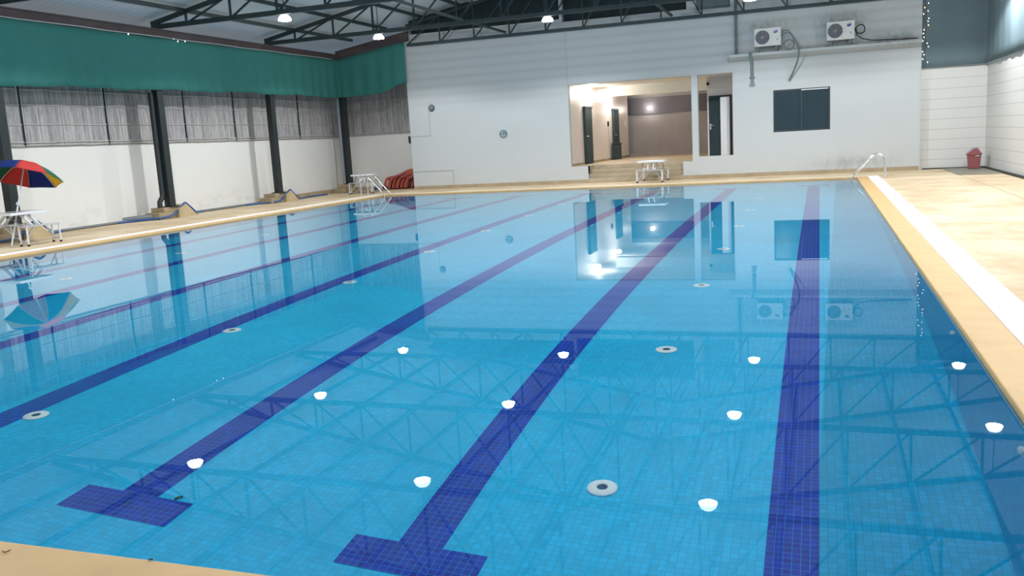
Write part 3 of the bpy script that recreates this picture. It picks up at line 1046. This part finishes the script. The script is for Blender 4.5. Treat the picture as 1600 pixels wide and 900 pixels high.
def ac_unit(x, label, hosefn, grime):
    t = thing('air_conditioner', label, 'air conditioner', (x, YW - 0.36, 4.06), group='outdoor air-conditioner units on the ledge')
    MB().rbox(0, 0.80, 0, 0.30, 0, 0.54, 0.025).build('casing', M['ac_body'], t, bevel=0.0)
    MB().box(0.02, 0.47, -0.012, 0.0, 0.03, 0.51).build('fan_panel', M['ac_body'], t, bevel=0.004)
    MB().lathe([(0.215, -0.016), (0.215, -0.010), (0.001, -0.010)], c=(0.245, 0, 0.27), axis='y', n=32).build('fan_opening', M['ac_dark'], t)
    g = MB()
    for r in (0.21, 0.17, 0.13, 0.09, 0.05):
        g.tube([(0.245 + r * math.cos(a), -0.022, 0.27 + r * math.sin(a)) for a in [2 * math.pi * k / 24 for k in range(24)]], 0.004, 5, closed=True)
    for k in range(8):
        a = math.pi * k / 4
        g.bar((0.245, -0.022, 0.27), (0.245 + 0.21 * math.cos(a), -0.022, 0.27 + 0.21 * math.sin(a)), 0.008, 0.006)
    g.build('fan_grille', M['ac_grille'], t)
    f = MB()
    f.lathe([(0.05, -0.020), (0.05, -0.014), (0.001, -0.014)], c=(0.245, 0, 0.27), axis='y', n=16)
    f.build('fan_hub', M['ac_grille'], t)
    lg = MB()
    vs = [(0.64 + 0.062 * math.cos(a) + 0.012 * math.sin(a), -0.006, 0.42 + 0.055 * math.sin(a)) for a in [2 * math.pi * k / 20 for k in range(20)]]
    vs2 = [(v[0], 0.0, v[2]) for v in vs]
    lg.add(vs + vs2, [tuple(range(20))] + [(i, (i + 1) % 20, (i + 1) % 20 + 20, i + 20) for i in range(20)])
    lo = lg.build('badge', M['logo_blue'], t)
    MB().tube([(0.60, -0.009, 0.43), (0.63, -0.010, 0.45), (0.67, -0.009, 0.445)], 0.008, 6).build('badge_swoosh', M['white_panel'], lo)
    MB().box(0.68, 0.71, -0.008, 0, 0.15, 0.21).build('label_plate', M['ac_grille'], t)
    for lx in (0.12, 0.66):
        f = MB()
        f.bar((lx, 0.04, -0.18), (lx, 0.04, 0.0), 0.05, 0.04, up=(0, 1, 0))
        f.bar((lx, 0.26, -0.18), (lx, 0.26, 0.0), 0.05, 0.04, up=(0, 1, 0))
        f.build('stand_leg', M['green_pipe'], t)
    return t
def coil(cx, cz, r, turns, y=-0.02, sx=1.0, ph=0.0):
    return [(cx + r * sx * (1 + 0.06 * math.sin(3 * a)) * math.cos(a + ph), y - 0.02 * math.sin(a * 0.5), cz + r * math.sin(a + ph)) for a in [2 * math.pi * turns * k / (20 * turns) for k in range(int(20 * turns) + 1)]]
a1 = ac_unit(-1.94, 'white air-conditioner unit on the left, with its hose hanging over the ledge', None, 0)
MB().tube([(0.80, 0.08, 0.36), (0.88, -0.02, 0.42), (1.02, -0.04, 0.40), (1.12, -0.05, 0.28), (1.18, -0.06, 0.10)] + coil(1.04, -0.02, 0.15, 1.5, -0.06), 0.018, 7).build('hose', M['grey_pipe'], a1, smooth=True)
MB().tube([(0.80, 0.05, 0.28), (0.92, -0.03, 0.35), (1.08, -0.05, 0.32), (1.18, -0.06, 0.16), (1.27, -0.07, 0.0), (1.33, -0.07, -0.16), (1.33, -0.07, -0.32), (1.27, 0.10, -0.58), (1.15, 0.24, -0.85), (1.02, 0.30, -1.10)], [0.018] * 5 + [0.026] * 5, 8).build('hose', M['green_pipe'], a1, smooth=True)
a2 = ac_unit(0.20, 'white air-conditioner unit on the right, with its hose coiled beside it', None, 0)
MB().tube([(0.80, 0.08, 0.30)] + coil(0.96, 0.26, 0.13, 2, -0.03, ph=2.8) + [(0.86, -0.03, 0.10), (1.0, -0.04, -0.02), (1.3, -0.04, -0.10), (1.9, -0.02, -0.13), (2.55, 0.02, -0.14)], 0.016, 7).build('hose', M['rubber'], a2, smooth=True)

# ------------------------------------------------------------------ small wall fittings
t = thing('wall_vent', 'dark round vent on the white end wall above the chased conduit', 'vent', (-13.30, YW, 2.92))
MB().lathe([(0.11, 0.0), (0.11, -0.05), (0.09, -0.09), (0.05, -0.11), (0.001, -0.115)], axis='y', n=24).build('dome', M['grey_pipe'], t, smooth=True)
MB().lathe([(0.125, 0.0), (0.125, -0.02), (0.11, -0.022)], axis='y', n=24).build('rim', M['frame_dark'], t)
t = thing('wall_plate', 'round grey-teal plate on the white end wall left of the lobby', 'plate', (-10.59, YW, 1.85))
MB().lathe([(0.135, 0.0), (0.135, -0.03), (0.115, -0.035), (0.001, -0.03)], axis='y', n=28).build('disc', M['teal_plate'], t, smooth=True)
rim = MB()
rim.tube([(0.125 * math.cos(a), -0.034, 0.125 * math.sin(a)) for a in [2 * math.pi * k / 28 for k in range(28)]], 0.012, 6, closed=True)
rim.build('rim', M['grey_pipe'], t, smooth=True)
MB().lathe([(0.02, -0.03), (0.02, -0.05), (0.001, -0.052)], axis='y', n=12).build('centre_boss', M['logo_blue'], t)
k = MB()
k.bar((0.02, -0.04, 0.05), (0.055, -0.04, 0.07), 0.03, 0.02)
k.bar((0.08, -0.04, 0.02), (0.11, -0.04, 0.01), 0.03, 0.04)
k.bar((-0.115, -0.04, 0.0), (-0.09, -0.04, 0.0), 0.02, 0.03)
k.build('mark', M['door'], t)
t = thing('junction_box', 'small black box on the edge of the alcove wall below the bamboo', 'box', (-14.9, YB, 1.86))
MB().box(-0.07, 0.07, -0.10, 0, -0.12, 0.12).build('body', M['rubber'], t, bevel=0.008)
MB().box(-0.05, 0.05, -0.11, -0.10, -0.10, 0.10).build('cover', M['frame_dark'], t)

# ------------------------------------------------------------------ string lights
t = thing('string_lights', 'string of small lit bulbs hanging down the edge of the right curtain', 'string lights', (3.0, 29.88, 3.1))
w = MB()
pts = [(0.02 * math.sin(k * 1.3), 0.0, 2.2 - k * 0.1) for k in range(23)]
w.tube(pts, 0.005, 5)
w.build('wire', M['rubber'], t)
for k in range(20):
    z = 2.15 - k * 0.107 + random.uniform(-0.02, 0.02)
    x = random.choice((-0.06, 0.06)) + random.uniform(-0.02, 0.02)
    am = k in (4, 9)
    MB().lathe([(0.001, 0.017), (0.010, 0.009), (0.012, 0), (0.008, -0.010), (0.001, -0.015)], c=(x, -0.02, z), n=10).build('bulb', M['fairy_amber'] if am else M['fairy'], t, smooth=True)
t = thing('string_lights', 'few tiny lit bulbs along the top of the left green curtain', 'string lights', (-16.83, 18.9, 4.84))
MB().tube([(0, 0.2 * k, 0.015 * math.sin(k)) for k in range(13)], 0.004, 5).build('wire', M['rubber'], t)
for yy, zz in ((0.1, 0.0), (1.82, 0.03), (1.98, -0.02), (2.28, 0.0)):
    MB().lathe([(0.001, 0.018), (0.012, 0.01), (0.013, 0), (0.009, -0.012), (0.001, -0.017)], c=(0.02, yy, zz), n=10).build('bulb', M['fairy'], t, smooth=True)

# ------------------------------------------------------------------ folding picnic tables
def picnic_table(label, loc, rz):
    """benches run along local x, one at each side in y"""
    t = thing('folding_picnic_table', label, 'picnic table', loc, rz, group='folding picnic tables with attached benches')
    MB().box(-0.43, 0.43, -0.33, 0.33, 0.655, 0.685).build('table_top', M['alu'], t, bevel=0.006)
    fr = MB()
    fr.box(-0.435, 0.435, -0.34, -0.325, 0.635, 0.69)
    fr.box(-0.435, 0.435, 0.325, 0.34, 0.635, 0.69)
    fr.box(-0.44, -0.425, -0.34, 0.34, 0.635, 0.69)
    fr.box(0.425, 0.44, -0.34, 0.34, 0.635, 0.69)
    fr.build('top_frame', M['alu_white'], t)
    for s in (-1, 1):
        yb = s * 0.58
        bb = MB().box(-0.43, 0.43, yb - 0.12, yb + 0.12, 0.385, 0.41).build('bench', M['alu'], t, bevel=0.005)
        for sx in (-1, 1):
            # arms that carry the table top from the benches
            MB().bar((sx * 0.09, yb - s * 0.10, 0.40), (sx * 0.09, s * 0.20, 0.64), 0.055, 0.03, up=(1, 0, 0)).build('arm', M['alu_white'], t)
            for sy in (-1, 1):
                x, y = sx * 0.41, yb + sy * 0.10
                lg = MB().bar((x, y, 0.03), (x, y, 0.39), 0.024, 0.024, up=(0, 1, 0)).build('leg', M['alu_white'], t)
                MB().box(x - 0.018, x + 0.018, y - 0.018, y + 0.018, 0, 0.04).build('foot', M['rubber'], lg)
            MB().bar((sx * 0.40, yb, 0.08), (sx * 0.14, yb, 0.385), 0.02, 0.02).build('brace', M['alu'], t)
            MB().bar((sx * 0.41, yb - 0.10, 0.09), (sx * 0.41, yb + 0.10, 0.09), 0.015, 0.03).build('leg_tie', M['alu'], t)
        MB().bar((0.30 * s, yb - s * 0.12, 0.40), (0.30 * s, s * 0.05, 0.64), 0.016, 0.016, up=(1, 0, 0)).build('strut', M['grey_pipe'], t)
    MB().bar((-0.16, -0.46, 0.41), (-0.16, 0.46, 0.41), 0.03, 0.02).build('cross_rail', M['alu'], t)
    MB().bar((0.16, -0.46, 0.41), (0.16, 0.46, 0.41), 0.03, 0.02).build('cross_rail', M['alu'], t)
    return t
pt1 = picnic_table('aluminium folding picnic table under the multicoloured umbrella', (-15.93, 14.08, 0), math.radians(90))
copy_thing(pt1, (-15.75, 29.0, 0), 'aluminium folding picnic table in the far left corner behind the pool ladder', rz=math.radians(12))
copy_thing(pt1, (-5.20, 29.2, 0), 'aluminium folding picnic table in front of the lobby stairs', rz=0.0)

# ------------------------------------------------------------------ umbrella (leaning)
n = Vector((-0.04067275, 0.34311124, 0.93841377)).normalized()
foot = Vector((-15.90, 13.83, 0.0))
apex = Vector((-15.9696, 14.5102, 1.7027))
rim_v = [(-16.438, 14.97, 1.152), (-15.858, 15.128, 1.12), (-15.335, 14.856, 1.242), (-15.176, 14.313, 1.447), (-15.473, 13.817, 1.616), (-16.053, 13.659, 1.648), (-16.576, 13.932, 1.526), (-16.735, 14.475, 1.321)]
um = thing('beach_umbrella', 'tilted blue, red, green and yellow umbrella standing at the left folding table', 'umbrella', foot)
def loc_(p): return Vector(p) - foot
cols = ['u_blue', 'u_yellow', 'u_green', 'u_red', 'u_blue', 'u_yellow', 'u_green', 'u_red']
ap = loc_(apex)
for k in range(8):
    r0, r1 = loc_(rim_v[k]), loc_(rim_v[(k + 1) % 8])
    g = MB()
    vs, fs = [], []
    NR, NS = 8, 6
    for i in range(NR + 1):
        t_ = i / NR
        bulge = n * (0.10 * math.sin(math.pi * t_) * 1.0)
        for j in range(NS + 1):
            s = j / NS
            e = r0.lerp(r1, s)
            sag = 0.03 * math.sin(math.pi * s) * t_
            p = ap.lerp(e, t_) + bulge - (e - loc_(apex) + n * 0.3).normalized() * sag * 0.6
            vs.append(p)
    for i in range(NR):
        for j in range(NS):
            fs.append((i * (NS + 1) + j, (i + 1) * (NS + 1) + j, (i + 1) * (NS + 1) + j + 1, i * (NS + 1) + j + 1))
    g.add(vs, fs)
    o = g.build('canopy_panel', M[cols[k]], um, smooth=True)
    md = o.modifiers.new('thickness', 'SOLIDIFY')
    md.thickness = 0.004
    MB().tube([ap.lerp(r0, i / 8) + n * (0.10 * math.sin(math.pi * i / 8) - 0.012) for i in range(9)], 0.006, 6).build('rib', M['alu'], um, smooth=True)
MB().tube([loc_(foot), loc_(foot).lerp(ap, 0.5)], 0.019, 12).build('pole', M['alu_white'], um, smooth=True)
MB().tube([loc_(foot).lerp(ap, 0.48), ap + n * 0.03], 0.013, 12).build('pole', M['alu_white'], um, smooth=True)
q = loc_(foot).lerp(ap, 0.5)
kb = MB()
kb.lathe([(0.001, -0.04), (0.026, -0.035), (0.028, 0.03), (0.018, 0.04)], c=q, n=14)
kb.lathe([(0.02, 0.0), (0.03, -0.02), (0.001, -0.04)], c=(q.x + 0.02, q.y - 0.03, q.z), axis='y', n=12)
kb.build('locking_knob', M['white_panel'], um, smooth=True)

# ------------------------------------------------------------------ blue hose along the left deck
hp = [(-16.75, 11.0, 0.03), (-16.7, 12.0, 0.03), (-16.7, 13.2, 0.03), (-16.72, 14.3, 0.05), (-16.81, 14.85, 0.10), (-16.81, 15.10, 0.28), (-16.81, 15.31, 0.39), (-16.81, 15.5, 0.30), (-16.81, 15.75, 0.09), (-17.2, 16.1, 0.03),
      (-17.55, 17.0, 0.03), (-17.55, 18.0, 0.03), (-17.3, 18.9, 0.03), (-16.78, 19.5, 0.06), (-16.81, 19.95, 0.13), (-16.81, 20.2, 0.28), (-16.81, 20.39, 0.39), (-16.81, 20.55, 0.30), (-16.81, 20.82, 0.09), (-17.2, 21.3, 0.03),
      (-17.5, 22.2, 0.03), (-17.5, 23.4, 0.03), (-17.3, 24.2, 0.03), (-16.81, 24.9, 0.06), (-16.81, 25.2, 0.16), (-16.81, 25.45, 0.28), (-16.81, 25.66, 0.39), (-16.81, 25.82, 0.30), (-16.81, 26.1, 0.09), (-16.95, 26.5, 0.03),
      (-17.2, 27.4, 0.03), (-17.15, 28.6, 0.03)]
def smooth_path(P, sub=5):
    P = [Vector(p) for p in P]
    out = []
    for i in range(len(P) - 1):
        p0, p1, p2, p3 = P[max(i - 1, 0)], P[i], P[i + 1], P[min(i + 2, len(P) - 1)]
        for k in range(sub):
            t = k / sub
            out.append(0.5 * ((2 * p1) + (-p0 + p2) * t + (2 * p0 - 5 * p1 + 4 * p2 - p3) * t * t + (-p0 + 3 * p1 - 3 * p2 + p3) * t ** 3))
    out.append(P[-1])
    return out
tag(MB().tube(smooth_path(hp), 0.024, 10).build('garden_hose', M['blue_hose'], smooth=True), 'blue hose snaking along the left deck over the column plinths', 'hose')
b = MB()
b.tube(smooth_path([(-17.46, 15.2, 0.035), (-17.47, 16.4, 0.035), (-17.47, 18.4, 0.035), (-17.43, 20, 0.035), (-17.42, 22, 0.035), (-17.42, 24, 0.035), (-17.46, 27.2, 0.035)]), 0.035, 8)
tag(b.build('floor_pipe', M['grey_pipe'], smooth=True), 'thin grey pipe lying along the deck at the foot of the left wall', 'pipe')

# ------------------------------------------------------------------ red hose bundle in the alcove corner
rh = thing('hose_bundle', 'bundle of faded red hose loops leaning at the left end of the white wall', 'hose', (-15.3, 30.9, 0))
top = Vector((0.60, -0.05, 0.70))
for k in range(9):
    u = k / 8
    bx = -0.62 + 0.95 * u
    dy = 0.10 * math.sin(k * 2.1)
    hgt = 0.62 - 0.03 * abs(k - 3)
    pts = [(bx, dy - 0.10, 0.05), (bx + 0.05, dy - 0.10, 0.22), (bx + 0.16, dy - 0.09, 0.42), (bx + 0.16 + (top.x - bx) * 0.35, dy * 0.6 - 0.08, hgt * 0.93), tuple(top + Vector((-0.10 + 0.02 * k, 0.02 * (k % 3), 0.0))),
           (bx + 0.30 + (top.x - bx) * 0.35, dy * 0.6 + 0.10, hgt * 0.8), (bx + 0.24, dy + 0.12, 0.30), (bx + 0.16, dy + 0.12, 0.05)]
    MB().tube(smooth_path(pts, 4), [0.052] * 29, 10).build('hose_loop', M[('red_hose', 'red_hose_b', 'red_hose_c')[k % 3]], rh, smooth=True)
MB().tube(smooth_path([(-0.52, -0.05, 0.04), (-0.75, 0.0, 0.08), (-0.95, -0.05, 0.06), (-1.15, 0.0, 0.04)]), 0.045, 10).build('hose_end', M['blue_hose'], rh, smooth=True)
MB().lathe([(0.045, -0.05), (0.05, 0), (0.045, 0.06)], c=(0.62, -0.08, 0.54), n=12).build('coupling', M['rubber'], rh, smooth=True)

# ------------------------------------------------------------------ pool ladders
def ladder(label, loc, flip):
    t = thing('pool_ladder', label, 'pool ladder', loc, group='stainless pool ladders')
    s = -1 if flip else 1
    for yy in (0.0, 0.48):
        P = [(0.68 * s, yy, 0.0), (0.68 * s, yy, 0.44), (0.665 * s, yy, 0.54), (0.60 * s, yy, 0.62), (0.50 * s, yy, 0.66), (0.40 * s, yy, 0.64), (0.31 * s, yy, 0.575),
             (0.10 * s, yy, 0.35), (-0.10 * s, yy, 0.14), (-0.165 * s, yy, 0.06), (-0.185 * s, yy, -0.03), (-0.185 * s, yy, -0.9), (-0.15 * s, yy, -1.0)]
        rail = MB().tube(smooth_path(P, 4), 0.02, 12).build('handrail', M['chrome'], t, smooth=True)
        MB().lathe([(0.05, 0.0), (0.05, 0.012), (0.022, 0.022)], c=(0.68 * s, yy, 0), n=18).build('flange', M['chrome'], rail, smooth=True)
    for z in (-0.35, -0.62, -0.88):
        MB().box(-0.185 * s - 0.04, -0.185 * s + 0.04, 0.02, 0.46, z - 0.012, z + 0.012).build('tread', M['alu'], t, bevel=0.006)
    return t
ladder('stainless pool ladder at the right far corner of the pool', (1.03, 26.3, 0), False)
ladder('stainless pool ladder at the left far corner of the pool', (-14.10, 26.85, 0), True)

# ------------------------------------------------------------------ red bin
t = thing('swing_bin', 'red swing-lid rubbish bin in the right far corner', 'bin', (4.30, 29.25, 0.012), math.radians(-8))
b = MB()
b.add([(-0.15, -0.15, 0), (0.15, -0.15, 0), (0.15, 0.15, 0), (-0.15, 0.15, 0), (-0.19, -0.19, 0.42), (0.19, -0.19, 0.42), (0.19, 0.19, 0.42), (-0.19, 0.19, 0.42)],
      [(0, 3, 2, 1), (4, 5, 6, 7), (0, 1, 5, 4), (1, 2, 6, 5), (2, 3, 7, 6), (3, 0, 4, 7)])
b.build('body', M['red_bin'], t, bevel=0.02)
b = MB()
b.box(-0.215, 0.215, -0.21, 0.21, 0.41, 0.435)
# lid: gabled ends with a sloping roof
b.add([(-0.20, -0.19, 0.435), (0.20, -0.19, 0.435), (0.03, -0.19, 0.60), (0.09, -0.19, 0.60),
       (-0.20, 0.19, 0.435), (0.20, 0.19, 0.435), (0.03, 0.19, 0.60), (0.09, 0.19, 0.60)], [(0, 1, 3, 2), (4, 6, 7, 5), (1, 5, 7, 3), (2, 3, 7, 6), (0, 2, 6, 4)])
b.build('lid', M['red_bin'], t, bevel=0.008)
b = MB()
b.add([(-0.205, -0.13, 0.45), (-0.02, -0.13, 0.60), (-0.02, 0.15, 0.62), (-0.205, 0.15, 0.47), (-0.185, -0.13, 0.44), (0.0, -0.13, 0.59), (0.0, 0.15, 0.61), (-0.185, 0.15, 0.46)],
      [(0, 1, 2, 3), (4, 7, 6, 5), (0, 4, 5, 1), (1, 5, 6, 2), (2, 6, 7, 3), (3, 7, 4, 0)])
b.build('swing_flap', M['flap'], t)
b = MB()
b.tube([(0.04 + 0.02 * k, -0.192, 0.375 + (0.008 if k % 2 else -0.004)) for k in range(6)], 0.012, 6)
b.build('printed_mark', M['white_mark'], t)

# ------------------------------------------------------------------ pool fittings
def floor_inlet(x, y, label, first=[None]):
    z = zfloor(y)
    if first[0] is None:
        t = thing('floor_inlet', label, 'pool inlet', (x, y, z), group='white round inlets on the pool floor')
        t.rotation_euler = (math.atan(1 / 24.7), 0, 0)
        MB().lathe([(0.105, 0.0), (0.105, 0.012), (0.09, 0.024), (0.042, 0.028), (0.034, 0.016), (0.001, 0.014)], n=28).build('flange', M['inlet'], t, smooth=True)
        MB().lathe([(0.036, 0.018), (0.036, 0.020), (0.001, 0.020)], n=16).build('opening', M['inlet_hole'], t)
        first[0] = t
        return t
    return copy_thing(first[0], (x, y, z), label)
ycol = [5.6, 8.38, 11.16, 13.98, 16.78, 19.64, 22.5]
for x, nm in ((-1.41, 'right row'), (-6.45, 'middle row'), (-11.76, 'left row')):
    for i, y in enumerate(ycol):
        floor_inlet(x, y, 'white round inlet on the pool floor, %s from near end of the %s' % (ords[i], nm))
wi = None
for i, y in enumerate((5.0, 7.6, 10.4, 13.2, 16.0, 18.8)):
    if wi is None:
        wi = thing('wall_inlet', 'white return fitting on the right pool wall, first from the near end', 'pool inlet', (PX1, y, -0.46), group='white return fittings on the right pool wall')
        MB().lathe([(0.055, 0.0), (0.055, -0.012), (0.035, -0.025), (0.018, -0.028), (0.001, -0.02)], axis='x', n=20).build('flange', M['inlet'], wi, smooth=True)
        MB().lathe([(0.018, -0.026), (0.001, -0.027)], axis='x', n=12).build('opening', M['inlet_hole'], wi)
    else:
        copy_thing(wi, (PX1, y, -0.46), 'white return fitting on the right pool wall, %s from near end' % ords[i])

# ------------------------------------------------------------------ leaves and twigs
def twig(pts, r, label):
    return tag(MB().tube(smooth_path(pts, 4), r, 6).build('twig', M['leaf'], smooth=True), label, 'twig')
twig([(-3.197, 2.520, 0.007), (-3.186, 2.514, 0.006), (-3.174, 2.517, 0.006), (-3.163, 2.530, 0.010)], 0.0022, 'small curved dry twig on the near left deck')
twig([(-2.515, 2.598, 0.004), (-2.508, 2.600, 0.006), (-2.500, 2.603, 0.005)], 0.0035, 'tiny dark leaf crumb at the near pool edge')
twig([(-4.255, 4.700, zfloor(4.7) + 0.012), (-4.243, 4.725, zfloor(4.7) + 0.02), (-4.225, 4.750, zfloor(4.7) + 0.014)], 0.009, 'dark leaf lying on the pool floor beside the left end bar')

# everything that stands in the water receives the light that comes through its surface
for o in list(COL.objects):
    p = o
    while p.parent is not None:
        p = p.parent
    if o.type == 'MESH' and (p.name.startswith(('floor_inlet', 'wall_inlet', 'pool_ladder', 'twig'))):
        o.cycles.is_caustics_receiver = True
